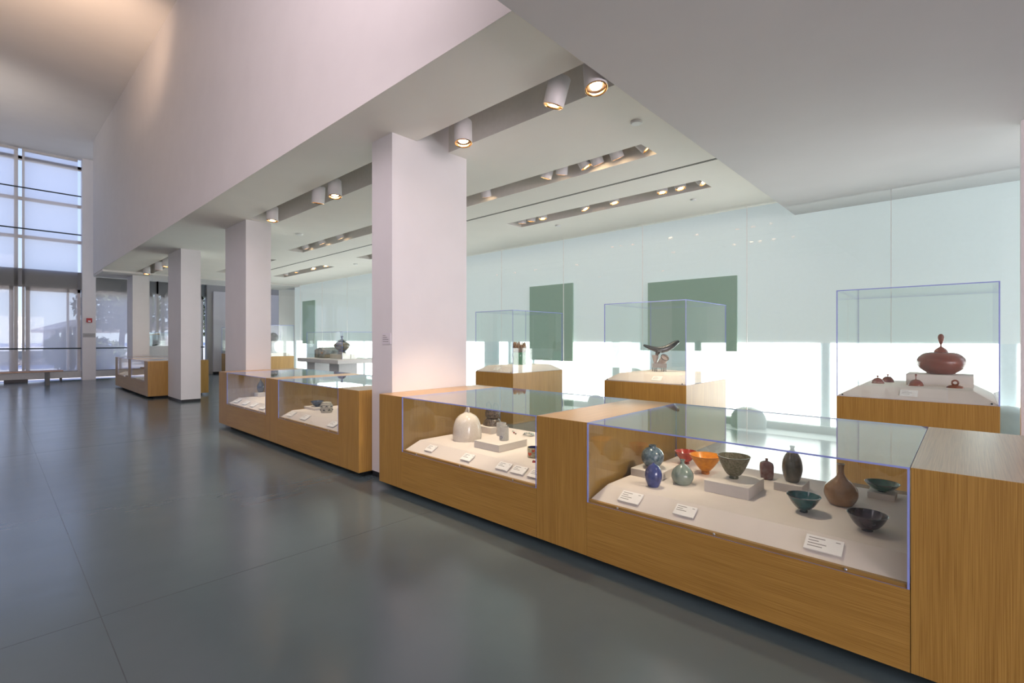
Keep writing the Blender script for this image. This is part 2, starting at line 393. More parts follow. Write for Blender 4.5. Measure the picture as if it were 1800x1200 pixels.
for z, lab in ((6.355, 'uppermost'), (5.02, 'middle'), (1.10, 'handrail-height')):
    o = MB().tube([(XW+0.02, -3.98, z), (XW+0.02, 2.16, z)], 0.022, 8).build('rail', tube_m)
    tag(o, f'{lab} dark steel tube running across the tall shaded windows', 'rail', 'dark tubes across the windows')
o = MB().tube([(XW+0.02, 2.55, 1.10), (XW+0.02, 5.9, 1.10)], 0.022, 8).build('rail', tube_m)
tag(o, 'dark steel tube across the lower windows right of the pilaster', 'rail', 'dark tubes across the windows')
# pilaster
struct(MB().box(XW-.3, XW+.10, 2.18, 2.54, 0.0, zt).build('wall_pilaster', paint_col), 'white pilaster between the window bays')
t = thing('fire_alarm', 'red fire alarm box on the white pilaster', 'fire alarm', (XW+.10, 2.36, 2.07))
MB().box(0, .05, -.075, .075, -.075, .075).build('housing', pbr('red_plastic', (0.45, 0.02, 0.02), 0.35, noise=0.03), t, bevel=.008)
MB().box(.05, .058, -.035, .035, -.05, -.01).build('strobe', pbr('clear_strobe', (0.9, 0.9, 0.9), 0.2, noise=0.02), t)
t = thing('wall_label', 'grey text panel on the white pilaster below the fire alarm', 'label', (XW+.10, 2.36, 1.55))
MB().box(0, .012, -.165, .165, -.07, .07).build('panel', pbr('grey_panel', (0.40, 0.40, 0.40), 0.5, noise=0.02), t)
MB().box(.012, .014, -.12, .12, .005, .02).box(.012, .014, -.12, .08, -.025, -.012).build('text_lines', ink, t)

# end wall of the gallery, white with a grey return, plus shell walls out of view
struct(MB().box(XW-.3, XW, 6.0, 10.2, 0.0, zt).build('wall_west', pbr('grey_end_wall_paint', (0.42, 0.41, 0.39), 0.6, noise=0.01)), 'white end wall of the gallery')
struct(MB().box(XW, XW+.1, 6.2, 6.25, 0.0, .09).box(XW, XW+.1, 6.25, 9.5, 0, .09).build('baseboard_west', black))
struct(MB().box(XW, XW+.12, 6.2, 9.5, 0.09, 3.36).build('wall_return', paint_col), 'white panel at the end of the gallery')
struct(MB().box(XW-.3, 8.2, -4.2, -4.0, 0, 8.2).build('wall_south', paint))
struct(MB().box(8.1, 8.3, -7.2, 10.2, 0, 8).build('wall_east', paint))
struct(MB().box(-1.9+2.244, 8.1, 6.18, 6.30, 0, ZD).build('wall_partition', pbr('grey_partition_paint', (0.72, 0.68, 0.68), 0.6, noise=0.01)), 'grey partition at the right edge')
struct(MB().box(XW, -20.0, 7.6+2.6, 10.25, 0, zt).build('wall_north', paint))

# ------------------------------------------------------------------ glass back wall of the gallery
glass_m = pane('green_white_glass', (0.93, 0.975, 0.965), 0.035)
seam_m = pbr('glass_seam', (0.85, 0.84, 0.82), 0.4, noise=0.05)
joints = [-20.1+0.0]
xs = [-0.715+1.742*1]
k = -0.715
gx = [-0.715-1.742*i for i in range(-1, 11)]
edges = sorted([x for x in gx if x > -20.05]+[-20.1])
for i in range(len(edges)-1):
    a, b_ = edges[i], edges[i+1]
    struct(MB().poly([(a+.004, YG, 0), (b_-.004, YG, 0), (b_-.004, YG, ZC), (a+.004, YG, ZC)]).build(f'window_{i+4}', glass_m), 'clear glass panel of the back wall')
mb = MB()
for x in edges: mb.box(x-.003, x+.003, YG-.003, YG+.008, 0, ZC)
struct(mb.build('trim_5', seam_m), 'vertical joints between the glass panels')
# outer daylight wall: pale frosted glazing, clear low windows in bright sun, drawn blinds as darker panels
frost = pbr('frosted_daylight_glazing', (0.55, 0.60, 0.62), 0.8, spec=0.1, emis=(0.66, 0.72, 0.72), es=0.52, noise=0.01)
area('cavity_fill', (2.9, 8.2, 1.9), (0, R(90), 0), 2.6, .5, 30, (0.82, 0.88, 1.0))  # added area lamp, grades the frosted wall brighter towards the right
post_m = pbr('glowing_pale_post', (0.55, 0.62, 0.64), 0.5, emis=(0.60, 0.72, 0.78), es=0.42, noise=0.02)  # opaque posts, emission added in place of daylight on them
sunny = emit('sunlit_window', (1.0, 0.99, 0.96), 7.0)
blind_m = pbr('glowing_blind', (0.17, 0.23, 0.19), 0.8, noise=0.02, emis=(0.18, 0.25, 0.20), es=0.62)  # drawn blinds, emission added to imitate light from behind
struct(MB().poly([(-20.1, YO, 1.345), (3.0, YO, 1.345), (3.0, YO, ZC+.4), (-20.1, YO, ZC+.4)]).build('wall_outer_frosted', frost), 'frosted daylight glazing behind the glass')
bright = [(-8.36, -8.072), (-7.667, -7.30), (-7.22, -5.20), (-5.02, -4.767), (-3.637, -3.353), (-3.216, -1.612), (-1.482, 0.279),
          (-12.6, -10.6), (-10.4, -8.9), (-14.6, -12.9), (-16.45, -14.75), (-18.05, -16.6), (-19.9, -19.0), (0.45, 2.4)]
mb = MB()
for a, b_ in bright: mb.poly([(a, YO-.01, .12), (b_, YO-.01, .12), (b_, YO-.01, 1.345), (a, YO-.01, 1.345)])
struct(mb.build('window_18', sunny), 'low outer windows glowing in full sun')
struct(MB().poly([(-20.1, YO, 0), (3.0, YO, 0), (3.0, YO, 1.345), (-20.1, YO, 1.345)]).build('wall_outer_low', post_m), 'opaque pale posts with added glow between the low outer windows')
struct(MB().box(-20.1, 3.0, YO-.12, YO-.02, 0, .12).build('trim_6', pbr('pale_kerb', (0.35, 0.42, 0.40), 0.6, noise=0.03)), 'kerb behind the glass')
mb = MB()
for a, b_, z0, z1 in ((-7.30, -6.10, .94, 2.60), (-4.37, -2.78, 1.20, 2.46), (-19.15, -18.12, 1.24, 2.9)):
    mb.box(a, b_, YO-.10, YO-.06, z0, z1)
struct(mb.build('window_blind', blind_m), 'grey-green blinds with added glow behind the glass')
struct(MB().box(-20.12, -20.1, YG, YO, 0, ZC).build('wall_cavity', paint))
cav = pbr('cavity_floor', (0.55, 0.6, 0.6), 0.6, noise=0.02)
struct(MB().box(-20.1, 3.0, YG+.02, YO, 0.0, 0.004).build('trim_7', cav))
# warm cove strip at the head of the glass
l = bpy.data.lights.new('cove_strip', 'AREA'); l.shape = 'RECTANGLE'; l.size = 17.5; l.size_y = 0.05; l.energy = 9; l.color = (1.0, 0.72, 0.42)
o = bpy.data.objects.new('cove_strip', l); COL.objects.link(o); o.location = (-11, YG+.25, ZC-.01); o.rotation_euler = (0, 0, 0)

# boulders outside, between the glass and the sunlit windows
bould_m = pbr('pale_garden_stone', (0.36, 0.42, 0.43), 0.9, noise=0.06, nscale=8)
for i, (x, z, rx, lab) in enumerate([(-5.40, .30, .20, 'pale rounded garden stone outside, seen between the first two vitrines'),
                                (-2.55, .33, .26, 'pale rounded garden stone outside, left of the rightmost vitrine'),
                                (-0.84, .86, .24, 'large pale domed stone outside behind the small wooden lids'),
                                (0.35, .62, .26, 'pale domed stone outside at the right edge of the rightmost vitrine')]):
    mb = MB(); hh = z
    prof = [(rx*1.0, 0), (rx*1.04, hh*.3), (rx*.98, hh*.6), (rx*.75, hh*.85), (rx*.35, hh*.98), (0.0, hh)]
    o = mb.lathe(prof, 24, sy=0.55).build('garden_stone', bould_m, smooth=True, loc=(x, 8.24, 0))
    tag(o, lab, 'stone', 'stones outside the glass wall')

# ------------------------------------------------------------------ display cases
ZB, ZT, ZK = 0.05, 0.882, 0.385
YF, YR = 2.544, 3.81
def acrylic_box(name, x0, x1, y0, y1, z0, z1, parent, mat, t=0.008, bottom=False):
    """clear five-sided cover: sheets with blue-tinted cut edges"""
    mb = MB()
    mb.box(x0, x1, y0, y1, z1-t, z1, {'*': 1, '+z': 0, '-z': 0})                 # top sheet
    mb.box(x0+t, x1-t, y0, y0+t, z0, z1-t, {'*': 1, '+y': 0, '-y': 0}, skip=('+z',))
    mb.box(x0+t, x1-t, y1-t, y1, z0, z1-t, {'*': 1, '+y': 0, '-y': 0}, skip=('+z',))
    mb.box(x0, x0+t, y0, y1, z0, z1-t, {'*': 1, '+x': 0, '-x': 0}, skip=('+z',))
    mb.box(x1-t, x1, y0, y1, z0, z1-t, {'*': 1, '+x': 0, '-x': 0}, skip=('+z',))
    return mb.build(name, [mat, acr_edge], parent)
def display_case(pill, label, notch=None):
    x0, x1 = pill[0][0], pill[-1][1]
    ox = x0
    t = thing('display_case', label, 'display case', (ox, YF, 0), 0, 'long oak display cases in front of the columns')
    for (a, b_) in pill:
        mb = MB(); a0, b0 = a-ox, b_-ox
        mb.box(a0, b0, 0, YR-YF, ZB, ZT, {'*': 0, '+z': 1, '-z': 1})
        mb.build('pillar', [W_Z, W_Y], t, bevel=.0015)
    for i in range(len(pill)-1):
        a, b_ = pill[i][1]-ox, pill[i+1][0]-ox
        MB().box(a+.002, b_-.002, 0.0, 0.018, ZB, ZK).build('front_panel', W_X, t)
        MB().box(a+.002, b_-.002, YR-YF-.018, YR-YF, ZB, ZK).build('back_panel', W_X, t)
        MB().box(a+.002, b_-.002, 0.006, .03, ZK, ZK+.018).build('ledge', W_X, t)
        MB().frustum(a+.010, b_-.004, 0.022, YR-YF-.022, ZK+.012, ZK+.09, .045, .14, .07, base=.02, ix2=.004).build('deck', deck_m, t)
        cv = acrylic_box('acrylic_cover', a+.003, b_-.003, 0.0, YR-YF, ZK+.001, ZT, t, acr)
        for fx in (.14, .5, .86):
            mb = MB(); mb.lathe([(0, .004), (.005, .003), (.007, 0)], 10)
            o = mb.build('screw', metal, cv, smooth=True); o.rotation_euler = (R(90), 0, 0); o.location = (a+(b_-a)*fx, -.0005, ZK+.014)
    MB().box(.12, x1-ox-.12, .14, YR-YF-.12, 0, ZB).build('plinth', recess, t)
    return t
caseA = display_case([(-4.115, -3.744), (-2.146, -1.739), (-0.168, 0.24)], 'nearest long oak display case, holding colourful bowls and vases')
caseB = display_case([(-8.905, -8.53), (-6.94, -6.525), (-4.92, -4.495)], 'middle long oak display case between the two right-hand columns')
caseC = display_case([(-18.53, -18.12), (-16.55, -16.15), (-14.55, -14.16)], 'farthest long oak display case, left of the free-standing column')
ZDK = ZK+.09

# ------------------------------------------------------------------ label cards on the sloping front of the decks
bev = math.atan2(.078, .14)
def card(x, w, h, label, ycen=2.64, group='white text cards on the display case slopes', lines=3, zoff=0.0):
    z = ZK+.012+(ycen-YF-.022)*math.tan(bev)+.004
    t = thing('label_card', label, 'label card', (x, ycen, z+zoff), 0, group)
    t.rotation_euler = (bev, 0, 0)
    mb = MB().box(-w/2, w/2, -h/2, h/2, .003, .010)
    for i in range(lines):
        ww = (w*.55, w*.35, w*.62, w*.5)[i % 4]; yy = h*.32-i*h*.19
        mb.box(-w*.42, -w*.42+ww*.8, yy-.0022, yy+.0022, .010, .0105, 1)
    mb.box(w*.30, w*.42, h*.32-.002, h*.32+.002, .010, .0105, 1)
    mb.build('card', [card_m, ink], t)
card(-1.485, .135, .085, 'white text card below the dark blue egg vase', lines=4)
card(-1.147, .115, .075, 'white text card below the grey riser with the olive bowl')
card(-0.487, .150, .085, 'white text card below the teal bowl and brown bottle vase', lines=4)
card(-3.435, .105, .075, 'white text card below the cream bell-shaped vessel, leftmost')
card(-2.955, .115, .075, 'white text card below the riser that carries two cups')
card(-2.548, .125, .075, 'left card of the three white text cards beside the middle oak pillar')
card(-2.392, .125, .075, 'middle card of the three white text cards beside the oak pillar')
card(-2.225, .125, .075, 'right card of the three, partly behind the middle oak pillar')
for x, lab in ((-8.32, 'leftmost of four cards'), (-7.95, 'second of four cards'), (-7.62, 'third of four cards'), (-7.25, 'rightmost of four cards')):
    card(x, .15, .09, f'{lab} below the dark bottle in the middle case')
for x, lab in ((-6.33, 'left of three cards'), (-5.93, 'middle of three cards'), (-5.22, 'right of three cards')):
    card(x, .15, .09, f'{lab} below the patterned jar in the middle case')

# ------------------------------------------------------------------ white risers
def riser(x0, x1, y0, y1, z0, z1, label, name='riser', mat=None):
    o = MB().box(-(x1-x0)/2, (x1-x0)/2, -(y1-y0)/2, (y1-y0)/2, 0, z1-z0).build(name, mat or block_m, None, loc=((x0+x1)/2, (y0+y1)/2, z0), bevel=.002)
    return tag(o, label, 'riser', 'off-white risers under the ceramics')
D = ZDK
riser(-1.68, -1.465, 2.985, 3.225, D, .525, 'low off-white riser under the round blue-grey vase')
riser(-1.175, -.918, 2.975, 3.265, D, .545, 'thick off-white riser under the olive bowl')
riser(-.872, -.717, 3.293, 3.474, D, .525, 'off-white riser under the tall olive egg-shaped vase')
riser(-.43, -.302, 3.515, 3.64, D, .51, 'small off-white riser under the shallow green bowl')
riser(-3.10, -2.80, 2.84, 3.19, D, .535, 'off-white riser under the two grey cups')
riser(-3.60, -3.39, 3.33, 3.56, D, .54, 'off-white riser under the dark rough vessel')
riser(-8.72, -8.36, 2.95, 3.15, D, .53, 'off-white riser under the dark bottle in the middle case')
riser(-6.52, -6.20, 2.88, 3.08, D, .505, 'off-white riser under the dark blue bowl in the middle case')

# ------------------------------------------------------------------ ceramics
def glaze(name, c1, c2, scale=30, rough=0.15, bump=0.0, coat=0.6):
    return pbr(name, c1, rough, col2=c2, nscale=scale, coat=coat, bump=bump)
def pot(name, label, cat, loc, prof, mat, seg=56, group='ceramics in the nearest display case', sx=1, sy=1, rz=0):
    o = MB().lathe(prof, seg, sx=sx, sy=sy).build(name, mat, None, smooth=True, loc=loc, autos=True)
    o.rotation_euler = (0, 0, rz)
    return tag(o, label, cat, group)
def bowl(name, label, loc, R0, H, rf, hf, mat, foot_mat=None, curve=0.75, inner=None, rim=None, group='ceramics in the nearest display case', seg=64, fl=0.0):
    """thin walled bowl on a turned foot; the foot and rim are parts"""
    t = thing(name, label, 'bowl', loc, 0, group)
    out = []; N = 14; th = .0035
    for i in range(N+1):
        u = i/N; rr = rf*.9+(R0-rf*.9)*(u**curve)+fl*R0*(max(0, u-.85)/.15)**2*.0; out.append((rr, hf+(H-hf)*u))
    inn = [(max(r_-th, 0.0), z_+th*(1-i/N)) for i, (r_, z_) in enumerate(out)]
    inn = list(reversed(inn)); inn.append((0.0, hf+th))
    MB().lathe([(0.0, hf), *out, *inn], seg).build('body', mat, t, smooth=True, autos=True)
    MB().lathe([(rf*.96, 0), (rf, hf*.3), (rf*.92, hf), (rf*.7, hf+.004)], 40).build('foot', foot_mat or mat, t, smooth=True, autos=True)
    ring = [(R0*math.cos(a)*.992, R0*math.sin(a)*.992, H) for a in [2*math.pi*k/48 for k in range(48)]]
    MB().tube(ring, .0022, 6, closed=True).build('rim', rim or foot_mat or mat, t, smooth=True)
    return t
def spl(pts, n=5):
    """Catmull-Rom through profile points"""
    P = [pts[0]]+list(pts)+[pts[-1]]; o = []
    for i in range(1, len(P)-2):
        p0, p1, p2, p3 = P[i-1], P[i], P[i+1], P[i+2]
        for k in range(n):
            t = k/n
            q = [0.5*((2*p1[j])+(-p0[j]+p2[j])*t+(2*p0[j]-5*p1[j]+4*p2[j]-p3[j])*t*t+(-p0[j]+3*p1[j]-3*p2[j]+p3[j])*t**3) for j in (0, 1)]
            o.append((max(q[0], 0.0), q[1]))
    o.append(tuple(pts[-1])); return o

g_blue = glaze('mottled_blue_grey_glaze', (0.035, 0.075, 0.105), (0.15, 0.21, 0.25), 60, .22)
pot('round_vase', 'round mottled blue-grey vase with a short dark neck', 'vase', (-1.578, 3.10, .525),
    spl([(0, 0), (.026, 0), (.048, .014), (.070, .045), (.0755, .073), (.068, .104), (.045, .130), (.026, .138)])+spl([(.026, .138), (.0245, .146), (.0262, .153)])+[(.019, .153), (.018, .135), (0, .13)], g_blue)
g_navy = glaze('deep_blue_glaze', (0.020, 0.032, 0.15), (0.05, 0.07, 0.24), 25, .1)
pot('egg_vase', 'small dark blue egg-shaped vase with a pinched tip', 'vase', (-1.446, 2.853, D),
    spl([(0, 0), (.027, 0), (.036, .008), (.050, .045), (.0525, .075), (.046, .106), (.030, .130), (.014, .140), (.006, .147), (.006, .151)])+[(.003, .151), (0, .146)], g_navy)
g_cel = glaze('grey_green_celadon', (0.17, 0.23, 0.20), (0.24, 0.29, 0.26), 18, .15)
pot('teardrop_vase', 'squat grey-green vase with narrow flared neck', 'vase', (-1.338, 3.036, D),
    spl([(0, 0), (.040, 0), (.054, .010), (.068, .042), (.064, .075), (.042, .105), (.019, .123), (.0125, .132), (.0125, .145), (.0165, .153), (.018, .155)])+[(.014, .155), (.010, .146), (.0095, .12), (0, .12)], g_cel)
bowl('red_bowl', 'small red bowl with a dark rim', (-1.535, 3.545, D), .080, .091, .024, .016, glaze('red_glaze', (0.42, 0.035, 0.015), (0.55, 0.06, 0.02), 30, .2),
     glaze('brown_red_foot', (0.20, 0.015, 0.008), (0.28, 0.03, 0.01), 30, .3), .62)
bowl('orange_bowl', 'bright orange-yellow bowl between the red and olive bowls', (-1.322, 3.372, D), .105, .128, .027, .020, glaze('orange_glaze', (0.72, 0.26, 0.005), (0.85, 0.34, 0.01), 40, .45, coat=0.1),
     glaze('dark_orange_foot', (0.42, 0.13, 0.01), (0.5, 0.17, 0.01), 30, .5, coat=0.1), .80)
bowl('olive_bowl', 'grainy olive-grey bowl on the thick riser', (-1.054, 3.135, .545), .094, .137, .027, .016, glaze('olive_speckle', (0.085, 0.085, 0.032), (0.21, 0.185, 0.12), 90, .5, bump=.35, coat=0.15),
     glaze('dark_olive_foot', (0.03, 0.04, 0.025), (0.06, 0.065, 0.03), 30, .3), .60)
# square-shouldered little bottle
t = thing('square_bottle', 'small square dark red bottle with a tiny neck', 'bottle', (-.975, 3.522, D), R(25), 'ceramics in the nearest display case')
gm = glaze('mottled_maroon', (0.13, 0.045, 0.045), (0.20, 0.12, 0.12), 30, .2)
mb = MB(); prof = [(0, 0), (.031, 0), (.037, .006), (.040, .04), (.041, .085), (.037, .106), (.022, .117), (.011, .120)]
seg = 40; b0 = 0
for (r_, z_) in prof:
    for k in range(seg):
        a = 2*math.pi*k/seg; q = (abs(math.cos(a))**5+abs(math.sin(a))**5)**(-1/5)
        mb.v.append((r_*q*math.cos(a), r_*q*math.sin(a)*.8, z_))
for i in range(len(prof)-1):
    for k in range(seg):
        k2 = (k+1) % seg; mb.f.append((i*seg+k, i*seg+k2, (i+1)*seg+k2, (i+1)*seg+k)); mb.m.append(0)
mb.build('body', gm, t, smooth=True)
MB().lathe([(.011, .116), (.008, .124), (.0085, .132), (.011, .137), (.006, .137), (0, .13)], 24).build('neck', gm, t, smooth=True)
pot('tall_egg_vase', 'tall olive-brown egg-shaped vase with a small flared neck', 'vase', (-.790, 3.378, .525),
    spl([(0, 0), (.030, 0), (.041, .012), (.053, .055), (.056, .092), (.050, .135), (.034, .172), (.015, .192), (.010, .203), (.015, .215), (.0155, .219)])+[(.011, .219), (.008, .2), (0, .19)],
    glaze('olive_brown_glaze', (0.06, 0.06, 0.045), (0.13, 0.115, 0.085), 14, .2))
g_teal = glaze('teal_glaze', (0.005, 0.060, 0.075), (0.02, 0.12, 0.13), 20, .12)
bowl('teal_bowl', 'dark teal bowl in front of the brown bottle vase', (-.643, 2.985, D), .080, .088, .020, .013, g_teal, glaze('dark_teal_foot', (0.004, 0.02, 0.035), (0.008, 0.03, 0.05), 20, .2), .58)
pot('bottle_vase', 'shiny brown bottle vase with a long flared neck', 'vase', (-.520, 3.265, D),
    spl([(0, 0), (.047, 0), (.062, .010), (.079, .043), (.082, .070), (.075, .098), (.052, .127), (.028, .150), (.017, .172), (.0145, .195), (.017, .219), (.020, .227)])+[(.015, .227), (.013, .2), (0, .19)],
    glaze('honey_brown_glaze', (0.27, 0.145, 0.06), (0.36, 0.21, 0.11), 12, .1))
g_green = glaze('bottle_green_glaze', (0.004, 0.060, 0.035), (0.012, 0.11, 0.065), 25, .1)
bowl('green_bowl', 'shallow bright green bowl on the small riser', (-.366, 3.575, .51), .084, .050, .023, .007, g_green, glaze('dark_green_foot', (0.004, 0.02, 0.018), (0.008, 0.03, 0.022), 20, .2), .48)
g_pur = glaze('dark_purple_glaze', (0.022, 0.014, 0.026), (0.055, 0.034, 0.055), 25, .1)
bowl('purple_bowl', 'wide dark purple bowl nearest to the front right corner', (-.355, 2.905, D), .083, .080, .024, .010, g_pur, None, .50)

# left bay: bell vessel
t = thing('bell_vessel', 'cream speckled bell-shaped vessel with a looped stem', 'vessel', (-3.39, 3.02, D), 0, 'ceramics in the nearest display case')
g_cream = glaze('cream_speckle_glaze', (0.74, 0.66, 0.56), (0.84, 0.77, 0.68), 140, .12)
MB().lathe(spl([(0, 0), (.118, 0), (.130, .010), (.134, .06), (.126, .13), (.108, .185), (.076, .222), (.042, .242), (.020, .252), (0, .256)]), 64).build('body', g_cream, t, smooth=True)
MB().tube([(-.030, 0, .243), (-.012, 0, .262), (0, 0, .290), (.004, 0, .312), (.016, 0, .300), (.022, 0, .268), (.022, -.006, .225)], [.012, .011, .010, .009, .009, .009, .008], 12).build('stem_handle', g_cream, t, smooth=True)
t = thing('rough_vessel', 'dark rough stacked vessel with two loop handles on a riser', 'vessel', (-3.49, 3.45, .54), 0, 'ceramics in the nearest display case')
g_rough = glaze('dark_pitted_glaze', (0.035, 0.028, 0.022), (0.16, 0.12, 0.085), 70, .35, bump=.9, coat=.4)
MB().lathe(spl([(0, 0), (.098, 0), (.104, .014), (.088, .045), (.070, .066), (.060, .074)])+spl([(.060, .074), (.078, .085), (.082, .115), (.076, .150), (.082, .175)])+[(.074, .175), (.06, .12), (0, .11)], 48, sy=.8).build('body', g_rough, t, smooth=True)
for sgn in (-1, 1):
    pts = [(sgn*.05+.035*math.cos(a), 0, .19+.038*math.sin(a)) for a in [2*math.pi*k/20 for k in range(20)]]
    MB().tube(pts, .008, 8, closed=True).build('loop_handle', g_rough, t, smooth=True)
g_cup = glaze('pale_grey_glaze', (0.62, 0.61, 0.58), (0.70, 0.69, 0.66), 60, .3)
m_blue = pbr('navy_brush_mark', (0.02, 0.03, 0.2), .3, noise=.05); m_red = pbr('red_brush_mark', (0.35, 0.05, 0.05), .3, noise=.05)
def cup(label, loc, r, h, mark, mm, rz):
    t = thing('cup', label, 'cup', loc, rz, 'ceramics in the nearest display case')
    MB().lathe([(0, 0), (r*.93, 0), (r, .006), (r*1.0, h*.5), (r, h), (r*.92, h), (r*.9, .008), (0, .008)], 40).build('body', g_cup, t, smooth=True, autos=True)
    mb = MB()
    for pts in mark:
        mb.tube([((r+.0005)*math.cos(a), (r+.0005)*math.sin(a), z) for a, z in pts], .0016, 6)
    mb.build('brush_mark', mm, t)
lens_ = [[(-1.57+.34*math.cos(q)-.25, .030+.011*math.sin(q)) for q in [2*math.pi*k/14 for k in range(15)]], [(-1.75, .03), (-1.65, .034), (-1.6, .028)]]
cup('pale grey cup with a blue eye mark on its front', (-2.915, 3.02, .535), .0405, .113, lens_, m_blue, R(20))
cup('pale grey cup with small red marks, behind the other cup', (-3.075, 3.15, .535), .043, .115, [[(-2.6, .03), (-2.5, .036)], [(-2.6, .05), (-2.5, .055)], [(-2.35, .04), (-2.3, .05)]], m_red, R(20))
# painted cup with hearts
t = thing('painted_cup', 'small cup painted with red hearts, blue inside', 'cup', (-2.50, 2.925, D), 0, 'ceramics in the nearest display case')
r_ = .0485; h_ = .078
MB().lathe([(0, 0), (r_*.95, 0), (r_, .005), (r_*.97, h_*.5), (r_*1.02, h_), (r_*.93, h_)], 40, cap=False).build('body', glaze('olive_cream_paint', (0.30, 0.27, 0.12), (0.55, 0.50, 0.36), 90, .3), t, smooth=True)
MB().lathe([(r_*.935, h_+.0004), (r_*.9, .01), (0, .01)], 40, cap=False).build('inside', glaze('cobalt_inside', (0.01, 0.015, 0.12), (0.02, 0.03, 0.2), 30, .2), t, smooth=True)
def heart(mb, a0, z0, s, rr, depth=.0012):
    n_ = 26; pts = []
    for k in range(n_):
        q = 2*math.pi*k/n_; hx = 16*math.sin(q)**3/17*s; hz = (13*math.cos(q)-5*math.cos(2*q)-2*math.cos(3*q)-math.cos(4*q))/17*s
        a = a0+hx/rr; pts.append(((rr+depth)*math.cos(a), (rr+depth)*math.sin(a), z0+hz))
    c = ((rr+depth)*math.cos(a0), (rr+depth)*math.sin(a0), z0)
    for k in range(n_): mb.poly([pts[k], pts[(k+1) % n_], c])
mb = MB(); heart(mb, -1.55, .030, .019, r_); heart(mb, -.9, .058, .014, r_); heart(mb, -2.5, .052, .012, r_)
mb.build('painted_hearts', pbr('orange_red_paint', (0.62, 0.07, 0.015), .35, noise=.05), t)
o = MB(); heart(o, 0, 0, .016, 1.0, 0); 
ob = MB()
n_ = 26; pts = [((16*math.sin(2*math.pi*k/n_)**3)/17*.020, (13*math.cos(2*math.pi*k/n_)-5*math.cos(4*math.pi*k/n_)-2*math.cos(6*math.pi*k/n_)-math.cos(8*math.pi*k/n_))/17*.020) for k in range(n_)]
for k in range(n_):
    p, q = pts[k], pts[(k+1) % n_]
    ob.poly([(p[0], p[1], 0), (q[0], q[1], 0), (q[0]*.9, q[1]*.9, .010), (p[0]*.9, p[1]*.9, .010)])
    ob.poly([(p[0]*.9, p[1]*.9, .010), (q[0]*.9, q[1]*.9, .010), (0, 0, .017)])
o = ob.build('heart_token', glaze('red_black_glaze', (0.02, 0.01, 0.01), (0.5, 0.03, 0.03), 60, .2), None, loc=(-2.39, 2.80, D)); tag(o, 'tiny red and black ceramic heart in front of the painted cup', 'ornament')
pot('pinkish_vase', 'pinkish-grey round vase half hidden behind the middle oak pillar', 'vase', (-2.455, 3.12, D),
    spl([(0, 0), (.03, 0), (.05, .02), (.062, .06), (.05, .10), (.025, .12), (.022, .14)]), glaze('pinkish_grey_glaze', (0.42, 0.36, 0.36), (0.5, 0.45, 0.45), 20, .3))
# silver bracelet and loose beads
silver = pbr('polished_silver', (0.75, 0.76, 0.74), .18, metal=1, noise=.04)
t = thing('bracelet', 'silver bracelet lying behind the two-cup riser', 'bracelet', (-3.09, 3.54, D), 0)
pts = [(.055*math.cos(a), .045*math.sin(a), .010+.006*math.sin(3*a)) for a in [2*math.pi*k/30 for k in range(30)]]
MB().tube(pts, .006, 8, closed=True).build('ring', silver, t, smooth=True)
mb = MB()
for k in range(7): mb.lathe([(0, 0), (.008, .004), (.009, .010), (0, .016)], 10, cx=.05*math.cos(.5*k), cy=.042*math.sin(.5*k), cz=.010)
mb.build('stones', glaze('pale_jade', (0.45, 0.55, 0.5), (0.6, 0.68, 0.62), 40, .2), t, smooth=True)
for i, (x, y, c, lab) in enumerate([(-3.27, 3.53, (0.3, 0.03, 0.03), 'tiny red bead left of the silver bracelet'), (-3.22, 3.50, (0.25, 0.2, 0.15), 'tiny brown bead between the red bead and bracelet'), (-3.33, 3.58, (0.6, 0.6, 0.55), 'tiny pale bead farthest left of the bracelet'), (-2.98, 3.62, (0.55, 0.5, 0.45), 'tiny pale bead right of the bracelet')]):
    o = MB().lathe([(0, 0), (.007, .003), (.010, .008), (.007, .013), (0, .016)], 12).build('bead', pbr('bead_glaze', c, .25, noise=.05), None, smooth=True, loc=(x, y, D))
    tag(o, lab, 'bead', 'loose beads beside the bracelet')

# middle case ceramics
pot('dark_bottle', 'dark brown bottle on a riser in the far bay of the middle case', 'bottle', (-8.54, 3.05, .53),
    spl([(0, 0), (.032, 0), (.045, .02), (.058, .075), (.052, .12), (.030, .165), (.014, .195), (.010, .235), (.014, .255)])+[(.008, .255), (0, .24)], glaze('black_brown_glaze', (0.010, 0.016, 0.012), (0.06, 0.05, 0.03), 18, .15), group='ceramics in the middle display case')
t = thing('lidded_jar', 'white lidded jar with black brush pattern in the middle case', 'jar', (-5.955, 2.92, D), 0, 'ceramics in the middle display case')
gj = glaze('cream_jar_glaze', (0.52, 0.48, 0.38), (0.60, 0.56, 0.46), 30, .25)
MB().lathe(spl([(0, 0), (.058, 0), (.068, .006), (.073, .05), (.072, .095), (.060, .112), (.052, .116)]), 48).build('body', gj, t, smooth=True)
MB().lathe([(.058, .116), (.060, .122), (.052, .132), (.02, .138), (0, .139)], 48).build('lid', gj, t, smooth=True)
mb = MB()
for row, zz in enumerate((.03, .075)):
    for k in range(7):
        a = 2*math.pi*(k+.5*row)/7
        mb.tube([((.0745)*math.cos(a+q*.22), (.0745)*math.sin(a+q*.22), zz+.013*(1-q*q)-.004) for q in (-1, -.6, -.2, .2, .6, 1)], [.002, .005, .007, .007, .005, .002], 6)
ring = [(.073*math.cos(2*math.pi*k/40), .073*math.sin(2*math.pi*k/40), .052) for k in range(40)]
mb.tube(ring, .002, 5, closed=True); mb.tube([(p[0]*.99, p[1]*.99, .098) for p in ring], .002, 5, closed=True)
mb.build('brush_pattern', pbr('black_brush_glaze', (0.015, 0.02, 0.03), .3, noise=.05), t, smooth=True)
